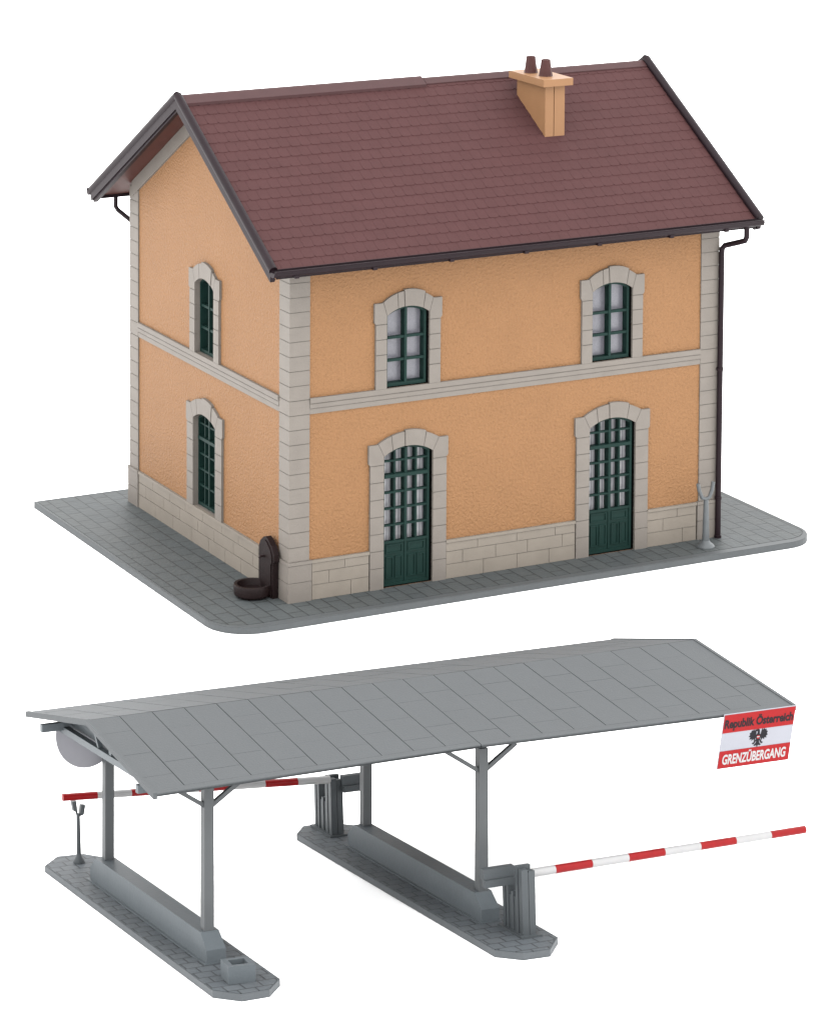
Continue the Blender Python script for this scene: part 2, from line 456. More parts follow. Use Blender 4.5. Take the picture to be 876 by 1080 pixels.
def clip_top(o, x, inset): return archz(o['c'], o['hw'], o['zs'], o['rise'], x)-inset
def filling(o, mx, fill_gap_right=.045):
    """window or door leaf set back in the opening"""
    c, hw, z0 = o['c'], o['hw'], o['z0']
    root = empty('door' if o['kind'] == 'door' else 'window'); root.parent = house
    surround(o, mx, root)
    xl, xr = c-hw+.004, c+hw-fill_gap_right
    D0, D1 = (.03, .225) if mx is FR else (.075, .27)        # front and back of the frame
    # outer frame: a ring following the arch
    bm = NB(); fw = .055; N_ = 14
    outer = [(xl, z0+.015)]+[(xl+(xr-xl)*k/N_, clip_top(o, xl+(xr-xl)*k/N_, .006)) for k in range(N_+1)]+[(xr, z0+.015)]
    ixl, ixr = xl+fw, xr-fw
    bot = z0+.015+(.075 if o['kind'] != 'door' else .06)
    inner = [(ixl, bot)]+[(ixl+(ixr-ixl)*k/N_, clip_top(o, ixl+(ixr-ixl)*k/N_, .006+fw)) for k in range(N_+1)]+[(ixr, bot)]
    n = len(outer)
    V = [[bm.verts.new((x, y, z)) for x, z in poly] for poly, y in ((outer, D0), (inner, D0), (inner, D1), (outer, D1))]
    for i in range(n):
        j = (i+1) % n
        for a, b in ((0, 1), (1, 2), (2, 3), (3, 0)): bm.faces.new((V[a][i], V[a][j], V[b][j], V[b][i]))
    obj('frame', bm, M['green'], root, mx, bevel=.006)
    bm = NB()
    cx = (ixl+ixr)/2
    vb = lambda x, w_, zb, d0=D0+.02, d1=D1-.03: box(bm, x-w_/2, x+w_/2, d0, d1, zb, clip_top(o, x, .03))
    hb = lambda z, t_, d0=D0+.01, d1=D0+.09: box(bm, ixl-.01, ixr+.01, d0, d1, z-t_/2, z+t_/2)
    glass_b = bot-.02
    if o['kind'] == 'window':
        vb(cx, .060, bot-.02, D0-.005, D1-.02)
        for z in (z0+.53+.06, z0+1.03+.06): hb(z, .056)
    else:
        is_door = o['kind'] == 'door'
        pitch = (ixr-ixl)/4
        zlow = .99 if is_door else bot
        for k in (1, 2, 3): vb(ixl+pitch*k, .062 if k == 2 else .044, zlow-.02, D0+.0 if k == 2 else D0+.02, D1-.02)
        zz = (1.36, 1.73, 2.09) if is_door else (1.36, 1.73, 2.09)
        for z in zz: hb(z, .040, D0+.01, D0+.10)
        hb(2.46, .075, D0-.03, D0+.12); hb(2.79, .038)
        if is_door:
            # solid lower leaves with raised mouldings
            box(bm, ixl-.005, cx-.008, D0+.03, D1-.02, bot-.01, .985); box(bm, cx+.008, ixr+.005, D0+.03, D1-.02, bot-.01, .985)
            box(bm, cx-.02, cx+.02, D0+.01, D0+.04, bot, 1.0)
            box(bm, ixl-.01, ixr+.01, D0+.005, D0+.05, .965, 1.01)
            for a, b in ((ixl+.02, cx-.035), (cx+.035, ixr-.02)):
                wd = b-a
                def frame_panel(x0, x1, za, zb, t=.026):
                    for q in ((x0, x1, za, za+t), (x0, x1, zb-t, zb), (x0, x0+t, za+t, zb-t), (x1-t, x1, za+t, zb-t)):
                        box(bm, q[0], q[1], D0+.006, D0+.03, q[2], q[3])
                frame_panel(a+.03, b-.03, .73, .93)
                frame_panel(a+.03, a+wd/2-.02, .17, .66); frame_panel(a+wd/2+.02, b-.03, .17, .66)
            glass_b = .97
    obj('glazing_bars' if o['kind'] != 'door' else 'leaf', bm, M['green'], root, mx, bevel=.005)
    bm = NB()
    poly = [(xl+.02, glass_b)]+[(xl+.02+(xr-xl-.04)*k/N_, clip_top(o, xl+.02+(xr-xl-.04)*k/N_, .03)) for k in range(N_+1)]+[(xr-.02, glass_b)]
    prism(bm, poly, 'y', D1-.012, D1-.002)
    obj('pane', bm, M['pane'] if o['kind'] == 'window' else M['drape'], root, mx)
    # black sheet: shade behind and beside the insert, put into its colour
    bm = NB(); box(bm, c-hw-.1, c+hw+.12, D1+.004, D1+.02, z0-.05, o['zs']+o['rise']+.05)
    obj('backing', bm, M['gap_shade'], root, mx)
    return root
for o in front_open:
    r = filling(o, FR)
    tagit(r, {(2.845, 'window'): 'arched six pane upper window above the left front door', (8.065, 'window'): 'arched six pane upper window above the right front door',
              (2.87, 'door'): 'left green panelled front door with glazed grid', (8.10, 'door'): 'right green panelled front door with glazed grid'}[(o['c'], o['kind'])])
for o in side_open:
    r = filling(o, LF, .03)
    tagit(r, 'narrow upper window in the gable wall' if o['kind'] == 'window' else 'tall lower window in the gable wall with many small panes')

# ---- roof
SL = math.hypot(1, RM)
bm = NB()
for mat_i, (y0, y1) in enumerate(((-OE, W/2), (W+OE, W/2))):
    z0, z1 = ZE-.035, ZR-.035
    vs = [bm.verts.new(p) for p in ((-OL, y0, z0), (L+OR, y0, z0), (L+OR, y1, z1), (-OL, y1, z1),
                                    (-OL, y0, z0-TH+.035), (L+OR, y0, z0-TH+.035), (L+OR, y1, z1-TH+.035), (-OL, y1, z1-TH+.035))]
    for k, q in enumerate(((0, 1, 2, 3), (7, 6, 5, 4), (0, 4, 5, 1), (1, 5, 6, 2), (2, 6, 7, 3), (3, 7, 4, 0))):
        bm.faces.new([vs[i] for i in q]).material_index = 1 if k == 1 else 0
NR = 18; TWD = .2545
run = (W/2+OE)
for side in (0, 1):
    for r in range(NR):
        t0 = run*r/NR-.012*(r == 0); t1 = run*(r+1.22)/NR
        t1 = min(t1, run)
        off = (r % 2)*.5*TWD; x = -OL+.02-off
        while x < L+OR-.02:
            xa, xb = max(x+.002, -OL+.01), min(x+TWD-.002, L+OR-.01); x += TWD
            if xb-xa < .03: continue
            h0, h1 = .022, .003; c = min(.034, (xb-xa)*.3); ct = .030
            zb = lambda t: ZE-.035+t*RM
            yy = (lambda t: -OE+t) if side == 0 else (lambda t: W+OE-t)
            jz = random.uniform(-.002, .002)
            top = [(xa+c, t0, h0+jz), (xb-c, t0, h0+jz), (xb, t0+ct, h0+jz-.001), (xb, t1, h1), (xa, t1, h1), (xa, t0+ct, h0+jz-.001)]
            Vt = [bm.verts.new((p[0], yy(p[1]), zb(p[1])+p[2])) for p in top]
            Vb = [bm.verts.new((p[0], yy(p[1]), zb(p[1])-.002)) for p in top]
            bm.faces.new(Vt)
            for i in (5, 0, 1, 2, 4):
                j = (i+1) % 6; bm.faces.new((Vt[i], Vb[i], Vb[j], Vt[j]))
roof = obj('roof', bm, [M['tile'], M['soffit']], house)
def ridge_cap(x0, x1, rise, half, name='ridge_cap'):
    bm = NB(); t = rise
    prof = [(W/2-half, zroof(W/2-half)-.01), (W/2-half, zroof(W/2-half)+t), (W/2-.05, ZR+t-.03), (W/2, ZR+t-.01), (W/2+.05, ZR+t-.03), (W/2+half, zroof(W/2-half)+t), (W/2+half, zroof(W/2-half)-.01), (W/2, ZR-.06)]
    prism(bm, prof, 'x', x0, x1)
    return obj(name, bm, M['ridge'], roof, bevel=.008)
ridge_cap(-OL+.10, 5.46, .055, .27)
ridge_cap(5.50, L+OR-.10, .012, .20)
for gx, sg in ((-OL, -1), (L+OR, 1)):
    bm = NB()
    for s2 in (0, 1):
        Y = (lambda y: y) if s2 == 0 else (lambda y: W-y)
        a = (gx+sg*(-.02), Y(-OE-.03), ZE+.035-.03*RM); b = (gx-sg*.02, W/2, ZR+.035)
        tube(bm, [a, b], .098, n=12)
    obj('verge_roll', bm, M['dark'], roof, smooth=True)
    bm = NB()
    for s2 in (0, 1):
        Y = (lambda y: y) if s2 == 0 else (lambda y: W-y)
        p = [(Y(-OE-.03), ZE-.03), (W/2, ZR-.01), (W/2, ZR-.27), (Y(-OE+.02), ZE-.23)]
        a_, b_ = sorted((gx-sg*.075, gx+sg*.03))
        prism(bm, p, 'x', a_, b_)
        p = [(Y(-OE+.04), ZE-.20), (W/2, ZR-.25), (W/2, ZR-.33), (Y(-OE+.1), ZE-.26)]
        a_, b_ = sorted((gx-sg*.11, gx-sg*.01))
        prism(bm, p, 'x', a_, b_)
    obj('barge_board', bm, M['dark'], roof, bevel=.008)
# eaves soffit boards
for s2 in (0, 1):
    Y = (lambda y: y) if s2 == 0 else (lambda y: W-y)
    bm = NB(); p = [(Y(-OE+.0), ZE-.06), (Y(-OE+.0), ZE-.19), (Y(-OE+.05), ZE-.20), (Y(-OE+.06), ZE-.07)]
    prism(bm, p, 'x', -OL+.12, L+OR-.12)
    obj('fascia', bm, M['dark'], roof)
# gutters with brackets
def gutter(s2):
    Y = (lambda y: y) if s2 == 0 else (lambda y: W-y)
    yc, zc, r = -.74, 7.415, .108
    prof = []
    for k in range(9):
        a = math.pi+math.pi*k/8; prof.append((yc+r*math.cos(a), zc+r*math.sin(a)))
    prof = [(yc-r-.02, zc+.045), (yc-r-.02, zc+.02)]+prof[:]+[(yc+r, zc+.045), (yc+r-.02, zc+.045)]
    innp = [(yc+(r-.022)*math.cos(math.pi+math.pi*(8-k)/8), zc+(r-.022)*math.sin(math.pi+math.pi*(8-k)/8)) for k in range(9)]
    prof = prof+innp+[(yc-r+.02, zc+.045)]
    bm = NB(); prism(bm, [(Y(p[0]), p[1]) for p in prof], 'x', -OL-.03, L+OR-.04)
    cap = [(Y(yc+r*math.cos(math.pi+math.pi*k/8)), zc+r*math.sin(math.pi+math.pi*k/8)) for k in range(9)]
    prism(bm, cap, 'x', -OL-.045, -OL-.031); prism(bm, cap, 'x', L+OR-.039, L+OR-.025)
    g_ = obj('gutter', bm, M['dark'], house, smooth=True)
    for x in (-.25, 1.62, 3.50, 5.37, 7.24, 9.13, 10.6):
        bm = NB(); box(bm, x-.05, x+.05, *sorted((Y(yc-.08), Y(yc+.04))), zc-.150, zc-.08)
        obj('bracket', bm, M['dark'], g_, bevel=.012)
gutter(0); gutter(1)
def downpipe(pts, r, feet):
    bm = NB(); tube(bm, pts, r, n=12)
    for z in feet: tube(bm, [(pts[-1][0], pts[-1][1], z), (pts[-1][0], pts[-1][1], z+.06)], r+.018, n=12)
    obj('downpipe', bm, M['dark'], house, smooth=True)
downpipe([(11.2, -.72, 7.35), (11.2, -.72, 7.08), (11.19, -.68, 6.99), (11.15, -.52, 6.93), (10.98, -.17, 6.80), (10.945, -.12, 6.72), (10.94, -.115, 6.60), (10.925, -.115, .0)], .066, (.0, .9, 3.9))
downpipe([(-.10, W+.70, 7.35), (-.10, W+.70, 6.98), (-.06, W+.66, 6.90), (.20, W+.24, 6.62), (.27, W+.13, 6.54), (.29, W+.12, 6.40), (.29, W+.12, .0)], .055, (3.9,))

# chimney
bm = NB()
x0, x1, y0, y1 = 7.63, 8.15, 2.23, 3.50
zt = 10.345
def chim(xa, xb, ya, yb, ztop, bm):
    vs = [bm.verts.new(p) for p in ((xa, ya, zroof(ya)-.05), (xb, ya, zroof(ya)-.05), (xb, yb, zroof(yb)-.05), (xa, yb, zroof(yb)-.05),
                                    (xa, ya, ztop), (xb, ya, ztop), (xb, yb, ztop), (xa, yb, ztop))]
    for q in ((3, 2, 1, 0), (4, 5, 6, 7), (0, 1, 5, 4), (1, 2, 6, 5), (2, 3, 7, 6), (3, 0, 4, 7)): bm.faces.new([vs[i] for i in q])
chim(x0, 7.855, y0, y1, zt, bm); chim(7.875, x1, y0, y1, zt, bm); chim(x0+.03, x1-.03, y0+.03, y1-.03, zt, bm)
chimney = obj('chimney', bm, M['smooth_orange'], house, bevel=.012)
bm = NB(); box(bm, 7.50, 8.28, 2.08, 3.66, zt+.004, zt+.17)
obj('cap', bm, M['smooth_orange'], chimney, bevel=.02)
for px, py in ((7.80, 3.17), (7.86, 2.60)):
    bm = NB(); lathe(bm, [(0, zt+.172), (.165, zt+.172), (.155, zt+.20), (.112, zt+.52), (.112, zt+.55), (.08, zt+.56), (.07, zt+.54), (.07, zt+.4), (0, zt+.4)], n=10, c=(px, py))
    obj('chimney_pot', bm, M['pot'], chimney)

# ---- wall fountain against the gable wall
ft = empty('wall_fountain', (-.06, .72, 0))
tagit(ft, 'dark brown wall fountain with pointed back plate and low round basin', 'fountain')
bm = NB()
p = [(-.36, 0), (.36, 0), (.36, .74), (.50, .80), (.50, .93), (.38, 1.14), (.12, 1.30), (-.10, 1.31), (-.30, 1.20), (-.36, 1.05)]
p = [(-.34, 0), (.34, 0), (.34, 1.00), (.26, 1.14), (.10, 1.26), (0, 1.29), (-.10, 1.26), (-.28, 1.14), (-.40, .98), (-.40, .82), (-.34, .78)]
prism(bm, [(q[0], q[1]) for q in p], 'x', -.16, -.03)
obj('back_plate', bm, M['fountain'], ft, bevel=.02)
bm = NB(); prism(bm, [(q[0]*.82, q[1]*.93+.02) for q in p], 'x', -.185, -.161)
obj('front_panel', bm, M['fountain'], ft, bevel=.01)
bm = NB(); tube(bm, [(-.16, .02, .86), (-.28, .02, .86), (-.31, .02, .82)], .025, n=8)
obj('spout', bm, M['fountain'], ft)
bm = NB(); prof = [(.0, .02), (.35, .02), (.40, .07), (.415, .25), (.40, .285), (.335, .285), (.30, .15), (0, .12)]
lathe(bm, prof, n=28)
bmesh.ops.transform(bm, matrix=Matrix.Translation((-.46, .04, 0)) @ Matrix.Diagonal((1.0, 1.0, 1, 1)), verts=bm.verts)
obj('basin', bm, M['fountain'], ft, smooth=True)

# ---- forked barrier rest posts
def fork_rest(mw, h, rb, rt, spread, arm, tilt, mtl, label):
    root = empty('barrier_rest', mw=mw)
    tagit(root, label, 'forked post', 'forked posts that catch the barrier booms')
    bm = NB(); lathe(bm, [(0, 0), (rb*2.45, 0), (rb*2.45, .025), (rb*2.0, .075), (rb*1.25, .12), (rb, .16), (0, .16)], n=14)
    obj('foot', bm, mtl, root, smooth=True)
    bm = NB(); tube(bm, [(0, 0, .15), (0, 0, h)], rb, n=12, r1=rt)
    obj('shaft', bm, mtl, root, smooth=True)
    return root
fr = fork_rest(Matrix.Translation((10.27, -.60, 0)), 1.10, .085, .058, 0, 0, 0, M['fork'], 'grey forked post standing on the house paving beside the downpipe')
bm = NB()
tube(bm, [(-.225, 0, 1.49), (-.19, 0, 1.33), (-.11, 0, 1.15), (0, 0, 1.11), (.09, 0, 1.15), (.16, 0, 1.32), (.185, 0, 1.49)], .045, n=8)
obj('fork', bm, M['fork'], fr, smooth=True)
fl = fork_rest(shelter_mw(.02, 3.79, .12), .86, .042, .034, 0, 0, 0, M['machine'], 'thin grey forked post on the far end of the left traffic island')
bm = NB()
for sg, zb in ((-1, .90), (1, .82)):
    prism(bm, [(sg*.022, zb), (sg*.095, zb+.02), (sg*.125, zb+.18), (sg*.045, zb+.195)], 'y', -.05, .05)
    prism(bm, [(0, .80), (sg*.035, .84), (sg*.06, zb+.03), (sg*.02, zb+.03)], 'y', -.02, .02)
obj('fork', bm, M['machine'], fl, bevel=.01)

# ================================================================== BORDER SHELTER
def island(pts, label):
    bm = NB(); prism(bm, pts, 'z', 0, .108)
    root = empty('traffic_island', mw=SMW); tagit(root, label, 'traffic island', 'traffic islands under the canopy')
    obj('kerb', bm, M['island_kerb'], root, bevel=.01)
    cx = sum(p[0] for p in pts)/len(pts); cy = sum(p[1] for p in pts)/len(pts)
    bm = NB(); q = [(cx+(p[0]-cx)*.972, cy+(p[1]-cy)*.995) for p in pts]
    prism(bm, q, 'z', .108, .12)
    obj('paving', bm, M['island'], root, bevel=.003)
    return root
isl_l = island([(-.56, -3.94), (-.23, -4.32), (.24, -4.31), (.60, -3.88), (.60, 3.88), (.30, 4.33), (-.18, 4.40), (-.57, 3.94)],
               'left paved grey traffic island with a planter box and a thin forked post')
isl_r = island([(4.21, -4.14), (4.54, -4.50), (5.01, -4.52), (5.43, -3.99), (5.43, 3.70), (5.05, 4.10), (4.50, 4.18), (4.18, 3.74)],
               'right paved grey traffic island with a barrier machine at each end')
def curb_wall(u0, v0, v1, parent, mtl):
    hw, zt, zc = .165, .545, .33
    bm = NB(); prism(bm, [(v0, .12), (v0, zc), (v0+.27, zt), (v1-.27, zt), (v1, zc), (v1, .12)], 'x', u0-hw, u0+hw)
    for v in bm.verts:
        if v.co.z > .5: v.co.x = u0+(v.co.x-u0)*.94
    obj('barrier_wall', bm, mtl, parent, bevel=.012)
    bm = NB(); box(bm, u0-hw-.055, u0+hw+.02, v0-.04, v1+.04, .121, .134)
    obj('wall_footing', bm, mtl, parent, bevel=.004)
curb_wall(.01, -2.70, 2.72, isl_l, M['grey']); curb_wall(4.835, -2.77, 2.56, isl_r, M['grey'])

can = empty('canopy', mw=SMW)
tagit(can, 'long grey gabled canopy on four posts over the two traffic islands', 'canopy')
VL, VR = 2.31, 2.31
posts = [(.01, -2.33, M['grey_post']), (.03, 2.31, M['grey_post']), (4.85, -2.42, M['grey_post']), (4.87, 2.21, M['grey_post'])]
for u, v, mt in posts:
    bm = NB(); h = .082
    zt = 2.86
    vs = []
    for z, uo in ((.535, 0), (zt, .055 if u < 1 else .075)):
        vs.append([bm.verts.new((u+uo+a, v+b, z)) for a, b in ((-h, -h), (h, -h), (h, h), (-h, h))])
    bm.faces.new(vs[0][::-1]); bm.faces.new(vs[1])
    for k in range(4): bm.faces.new((vs[0][k], vs[0][(k+1) % 4], vs[1][(k+1) % 4], vs[1][k]))
    po = obj('post', bm, mt, can, bevel=.008)
    ut = u+.06
    bm = NB()
    for sg in (-1, 1):
        a = Vector((ut+sg*.07, v, 2.50)); b = Vector((ut+sg*.64, v, 2.87)); d = (b-a).normalized(); nrm = Vector((-d.z, 0, d.x))*.035
        q = [a-nrm, b-nrm, b+nrm, a+nrm]
        prism(bm, [(p.x, p.z) for p in q], 'y', v-.04, v+.04)
    obj('brace', bm, mt, po, bevel=.005)
# purlins over the posts and cross beams
for v, dv in ((-2.33, -.02), (2.31, .02)):
    bm = NB()
    vs = [[bm.verts.new((u, v+(u/10)*.02+b, z+c)) for b, c in ((-.06, 0), (.06, 0), (.06, .13), (-.06, .13))] for u, z in ((-1.14, 2.835), (10.3, 2.875))]
    bm.faces.new(vs[0][::-1]); bm.faces.new(vs[1])
    for k in range(4): bm.faces.new((vs[0][k], vs[0][(k+1) % 4], vs[1][(k+1) % 4], vs[1][k]))
    obj('purlin', bm, M['grey'], can, bevel=.006)
# roof corner points (canopy space): rear / ridge / front at left, middle, right
U = [(-1.16, 3.04, 3.035), (4.64, 3.09, 3.05), (10.49, 3.158, 3.06)]
G = [(-1.148, -.048, 3.515), (4.648, .028, 3.543), (10.489, .095, 3.603)]
F = [(-1.148, -3.124, 2.996), (4.624, -3.02, 3.068), (10.60, -3.052, 3.043)]
U, G, F = [[Vector(p) for p in q] for q in (U, G, F)]
def roof_pt(side, half, s, t, dz=0):
    """s 0..1 along the half, t 0 at ridge .. 1 at eave"""
    E_ = F if side == 0 else U
    a = G[half].lerp(G[half+1], s); b = E_[half].lerp(E_[half+1], s)
    p = a.lerp(b, t); return Vector((p.x, p.y, p.z+dz))
def quad_slab(bm, pts_top, th, mi=0):
    T_ = [bm.verts.new(p) for p in pts_top]; B_ = [bm.verts.new(p-Vector((0, 0, th))) for p in pts_top]
    fs = [bm.faces.new(T_), bm.faces.new(B_[::-1])]
    for i in range(len(T_)):
        j = (i+1) % len(T_); fs.append(bm.faces.new((T_[i], B_[i], B_[j], T_[j])))
    for f in fs: f.material_index = mi
for half in (0, 1):
    bm = NB()
    e0 = .0012 if half else 0; e1 = 1 if half else .9988
    for side in (0, 1):
        P_ = lambda s, t, dz=0: roof_pt(side, half, e0+(e1-e0)*s, t, dz)
        quad_slab(bm, [P_(0, 0, -.018), P_(1, 0, -.018), P_(1, 1, -.018), P_(0, 1, -.018)], .030, 1)
        # raised sheets, each row of panels with its own staggered cross joints
        jit = random.Random(3+half*2+side)
        for k in range(10):
            s0, s1 = k/10+.0012, (k+1)/10-.0012
            if k == 0: s0 = 0
            if k == 9: s1 = 1
            cuts = ([.34, .66] if k % 2 else [.22, .5, .80])
            cuts = [c+jit.uniform(-.03, .03) for c in cuts]
            ts = [0.0 if side == 0 else .012]+cuts+[.95]
            for t0, t1 in zip(ts, ts[1:]):
                hz = jit.uniform(-.0016, .0016)
                quad_slab(bm, [P_(s0, t0+.0009, hz), P_(s1, t0+.0009, hz), P_(s1, t1-.0009, hz), P_(s0, t1-.0009, hz)], .017, 0)
        quad_slab(bm, [P_(0, .9505, 0), P_(1, .9505, 0), P_(1, 1.0, 0), P_(0, 1.0, 0)], .050, 0)
    o = obj('roof_panel', bm, [M['slab'], M['slab_joint']], can)
    # edge rim on the open gable
    bm = NB()
    s = 0 if half == 0 else 1; sg = 1 if half == 0 else -1
    for side in (0, 1):
        a = roof_pt(side, half, s, 0, .014); b = roof_pt(side, half, s, 1, .014)
        q = [a-Vector((sg*.012, 0, 0)), b-Vector((sg*.012, 0, 0)), b+Vector((sg*.055, 0, 0)), a+Vector((sg*.055, 0, 0))]
        quad_slab(bm, q, .10, 0)
    obj('rim', bm, M['slab'], o)
# gable truss near each end
for u in (-.70, 9.95):
    bm = NB(); zl = lambda v: (2.965, )[0]
    dzr = 0 if u < 0 else .05
    box(bm, u-.055, u+.055, -2.42, 2.68, 2.775+dzr, 2.885+dzr)
    obj('tie_beam', bm, M['grey'], can, bevel=.008)
    bm = NB()
    prism(bm, [(-2.4, 2.90+dzr), (2.4, 2.90+dzr), (2.4, 3.03+dzr), (0, 3.42+dzr), (-2.4, 3.0+dzr)], 'x', u+.10, u+.14)
    obj('gable_panel', bm, M['grey'], can)
    for a, b in (((-.05, 3.42), (-.05, 2.88)), ((.10, 3.40), (-.0, 2.88)), ((-.55, 2.88), (-.85, 3.25)), ((.55, 2.88), (.85, 3.25))):
        bm = NB(); a = Vector((a[0], a[1]+dzr)); b = Vector((b[0], b[1]+dzr)); d = (b-a).normalized(); nn = Vector((-d.y, d.x))*.028
        prism(bm, [tuple(a-nn), tuple(b-nn), tuple(b+nn), tuple(a+nn)], 'x', u-.04, u+.04)
        obj('strut', bm, M['grey'], can)

# round sign hanging from the rear purlin
dsc = empty('round_sign', mw=shelter_mw(-.265, 2.46, 2.68))
tagit(dsc, 'pale grey back of a round sign under the left end of the canopy', 'round sign')
bm = NB()
ring = [(.56*math.cos(math.radians(168+204*k/40)), .58*math.sin(math.radians(168+204*k/40))) for k in range(41)]
prism(bm, ring, 'y', -.012, .012)
obj('disc', bm, M['disc'], dsc, bevel=.004)

# planter box on the left island
pl = empty('planter', mw=shelter_mw(.0, -3.63, .12))
tagit(pl, 'small open grey planter box on the near end of the left traffic island', 'planter')
bm = NB()
s_ = .22
mmx = Matrix.Rotation(math.radians(-6), 4, 'Z')
for q in ((-s_, s_, -s_, -s_+.09), (-s_, s_, s_-.09, s_), (-s_, -s_+.09, -s_+.09, s_-.09), (s_-.09, s_, -s_+.09, s_-.09)): box(bm, q[0], q[1], q[2], q[3], .0, .27)
bmesh.ops.remove_doubles(bm, verts=bm.verts, dist=1e-5)
obj('rim', bm, M['grey'], pl, mmx)
bm = NB(); box(bm, -s_+.092, s_-.092, -s_+.092, s_-.092, 0.002, .16); obj('bed', bm, M['machine'], pl, mmx)

# ---- barriers
def barrier(mw, boom_a, boom_b, segs, cw_u, cw_z, box_u, box_v, h, mtl, red_first, label, rad=.07):
    root = empty('boom_barrier', mw=mw); tagit(root, label, 'barrier', 'red and white boom barriers at the right island')
    (u0, u1), (v0, v1) = box_u, box_v
    bm = NB(); box(bm, u0-.06, u1+.06, v0-.08, v1+.08, .0, .035); obj('base_plate', bm, mtl, root, bevel=.008)
    Lv = v1-v0
    mid = None
    def slab_(va, vb, ua, ub, zt, nm='housing'):
        bm = NB(); box(bm, ua, ub, va, vb, .03, zt); return obj(nm, bm, mtl, root, bevel=.012)
    # front stack: two slabs with a groove, back stack: two slabs, low web between
    bm = NB()
    box(bm, u0, u0+(u1-u0)*.47, v0, v0+Lv*.16, .03, h+.02); box(bm, u0+(u1-u0)*.53, u1, v0, v0+Lv*.16, .03, h-.01)
    box(bm, u0+.03, u1-.02, v0+.01, v0+Lv*.20, .03, h-.03)
    box(bm, u0, u1, v0+Lv*.22, v0+Lv*.34, .03, h+.05)
    box(bm, u0+.03, u1-.03, v0+Lv*.19, v0+Lv*.24, .03, h-.1)
    obj('front_housing', bm, mtl, root, bevel=.008)
    bm = NB(); box(bm, u0+.02, u1-.02, v0+Lv*.34, v0+Lv*.80, .03, h*.55); box(bm, u0, u1, v0+Lv*.47, v0+Lv*.56, .03, h*.62)
    obj('web', bm, mtl, root, bevel=.006)
    bm = NB(); box(bm, u0, u1, v0+Lv*.72, v0+Lv*.82, .03, h-.13); box(bm, u0, u1, v0+Lv*.88, v1, .03, h-.10)
    box(bm, u0+.03, u1-.03, v0+Lv*.80, v0+Lv*.9, .03, h-.2)
    obj('rear_housing', bm, mtl, root, bevel=.008)
    vb = boom_a[1]
    # counterweight arm
    bm = NB(); a, b = sorted(cw_u)
    box(bm, a, b, vb-.065, vb+.065, cw_z, cw_z+.17); box(bm, a, b, vb-.10, vb-.0, cw_z-.12, cw_z-.003)
    obj('counterweight', bm, mtl, root, bevel=.02, segs=2)
    bm = NB(); n = segs; A, B = Vector(boom_a), Vector(boom_b)
    rings = []
    for i in range(n+1):
        p = A.lerp(B, i/n); r_ = rad*(1-.08*i/n)
        rings.append([bm.verts.new((p.x, p.y+r_*math.cos(2*math.pi*(k+.5)/12), p.z+r_*math.sin(2*math.pi*(k+.5)/12))) for k in range(12)])
    for i in range(n):
        red = ((n-1-i) % 2 == 0)
        for k in range(12):
            f = bm.faces.new((rings[i][k], rings[i][(k+1) % 12], rings[i+1][(k+1) % 12], rings[i+1][k])); f.material_index = 1 if red else 0
    f = bm.faces.new(rings[0][::-1]); f = bm.faces.new(rings[-1]); f.material_index = 1
    obj('boom', bm, [M['white'], M['red']], root, smooth=True)
    return root
o1 = (5.0, -3.45, .12)
def loc(u, v, z, o): return (u-o[0], v-o[1], z-o[2])
barrier(shelter_mw(*o1), loc(5.10, -3.25, .955, o1), loc(10.58, -3.25, 1.005, o1), 8, (4.46-o1[0], 5.02-o1[0]), .93-.12+.04, (4.90-o1[0], 5.14-o1[0]), (-3.80-o1[1], -3.10-o1[1]), 1.05,
        M['machine'], True, 'lowered red and white boom barrier on the near end of the right traffic island')
o2 = (4.77, 3.6, .12)
barrier(shelter_mw(*o2), loc(4.62, 3.2, 1.15, o2), loc(-.47, 3.2, 1.45, o2), 8, (4.86-o2[0], 5.40-o2[0]), .90, (4.65-o2[0], 4.89-o2[0]), (3.22-o2[1], 3.98-o2[1]), 1.0,
        M['machine'], True, 'red and white boom barrier behind the canopy on the far end of the right island')

# ---- rectangular border sign leaning under the front eave
c00, c10 = Vector((9.19, -3.10, 3.050)), Vector((10.60, -3.10, 3.062))
c01, c11 = Vector((9.14, -2.78, 2.08)), Vector((10.56, -2.78, 2.07))
ex_ = ((c10-c00)+(c11-c01))*.5; ey_ = ((c00-c01)+(c10-c11))*.5
SWD, SHT = ex_.length, ey_.length
ex_.normalize(); ez_ = ex_.cross(ey_).normalized(); ey_ = ez_.cross(ex_).normalized()
cen = (c00+c10+c01+c11)/4
sm_ = Matrix((ex_, ey_, ez_)).transposed().to_4x4(); sm_.translation = cen
sign = empty('border_sign', mw=SMW @ sm_)
tagit(sign, 'red white red sign reading Republik Österreich Grenzübergang under the canopy eave', 'sign')
bm = NB(); box(bm, -SWD/2, SWD/2, -SHT/2, SHT/2, -.010, 0); obj('panel', bm, M['sign_white'], sign, bevel=.003)
for y0, y1 in ((SHT/2-SHT*.345+.0, SHT/2-.014), (-SHT/2+.008, -SHT/2+SHT*.325)):
    bm = NB(); box(bm, -SWD/2+.012, SWD/2-.008, y0, y1, .0005, .004); obj('red_band', bm, M['sign_red'], sign)
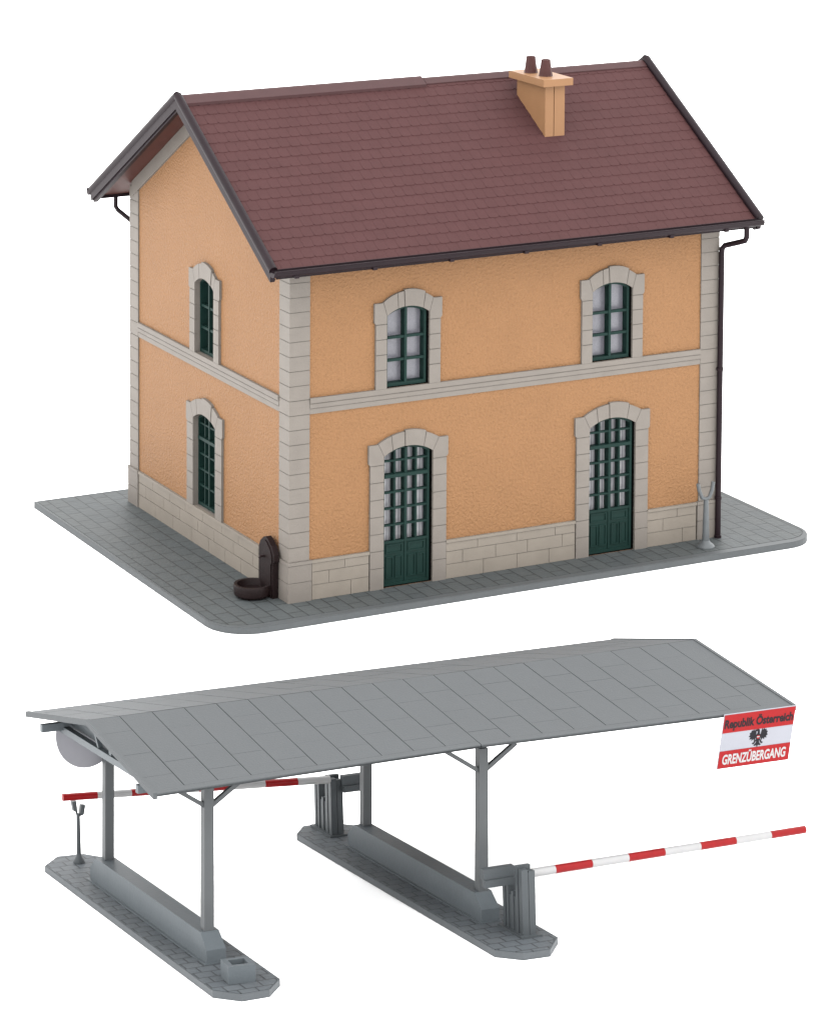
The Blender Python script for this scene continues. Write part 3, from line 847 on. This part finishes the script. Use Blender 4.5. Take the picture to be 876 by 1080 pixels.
def text(body, mtl, cx, cy, height, width, z, bold, shear=0.0, name='lettering'):
    cu = bpy.data.curves.new('lettering', 'FONT'); cu.body = body; cu.size = 1; cu.offset = bold
    cu.shear = shear; cu.extrude = .01; cu.space_character = 1.0; cu.resolution_u = 4
    to = bpy.data.objects.new('tmp', cu); COL.objects.link(to)
    bpy.context.view_layer.update()
    me = bpy.data.meshes.new_from_object(to.evaluated_get(bpy.context.evaluated_depsgraph_get()))
    bpy.data.objects.remove(to)
    xs_ = [v.co.x for v in me.vertices]; ys_ = [v.co.y for v in me.vertices]
    x0_, x1_, y0_, y1_ = min(xs_), max(xs_), min(ys_), max(ys_)
    for v in me.vertices:
        v.co.x = cx+((v.co.x-x0_)/(x1_-x0_)-.5)*width; v.co.y = cy+((v.co.y-y0_)/(y1_-y0_)-.5)*height
        v.co.z = z+(.003 if v.co.z > 0 else 0)
    me.materials.clear(); me.materials.append(mtl)
    o = bpy.data.objects.new(name, me); COL.objects.link(o); o.parent = sign
    return o
text('Republik Österreich', M['ink'], 0.0, SHT/2-SHT*.19, SHT*.245, SWD*.95, .0045, .034)
text('GRENZÜBERGANG', M['letter_white'], -.0, -SHT/2+SHT*.185, SHT*.225, SWD*.88, .0045, .028)
# the eagle in the middle band
def flat_part(name, polys, mtl, z0, z1, k=1.0, cx=0, cy=0, parent=None):
    bm = NB()
    for p in polys: prism(bm, [(cx+q[0]*k, cy+q[1]*k) for q in p], 'z', z0, z1)
    return obj(name, bm, mtl, parent or sign)
wing = [(.17, .16), (.20, .44), (.26, .64), (.34, .48), (.40, .62), (.50, .50), (.56, .56), (.62, .38), (.72, .36), (.66, .20), (.76, .10), (.62, .02), (.68, -.14), (.50, -.10), (.50, -.26), (.36, -.12), (.28, -.30), (.20, -.08)]
body = [(-.11, .24), (-.07, .40), (-.20, .46), (-.26, .40), (-.24, .54), (-.12, .62), (.02, .58), (.07, .46), (.09, .24), (.20, .12), (.20, .02), (.11, -.34), (-.11, -.34), (-.20, .02), (-.20, .12)]
tail = [(-.10, -.30), (.10, -.30), (.14, -.46), (.30, -.62), (.16, -.68), (.08, -.60), (0, -.80), (-.08, -.60), (-.16, -.68), (-.30, -.62), (-.14, -.46)]
legs = [[(.10, -.2), (.20, -.2), (.34, -.42), (.44, -.44), (.36, -.54), (.24, -.48)], [(-.10, -.2), (-.20, -.2), (-.34, -.42), (-.44, -.44), (-.36, -.54), (-.24, -.48)]]
K = SHT*.24
em = flat_part('emblem', [wing, [(-x, y) for x, y in wing][::-1]], M['ink'], .0008, .0045, K, .03, .01)
flat_part('emblem_body', [body], M['ink'], .0008, .0052, K, .03, .01, em)
flat_part('emblem_tail', [tail]+legs, M['ink'], .0008, .0058, K, .03, .01, em)
flat_part('emblem_shield', [[(-.11, .12), (.11, .12), (.11, -.08), (0, -.18), (-.11, -.08)]], M['sign_red'], .0008, .0066, K, .03, .01, em)
flat_part('emblem_bar', [[(-.11, .05), (.11, .05), (.11, -.03), (-.11, -.03)]], M['letter_white'], .0008, .0074, K, .03, .01, em)
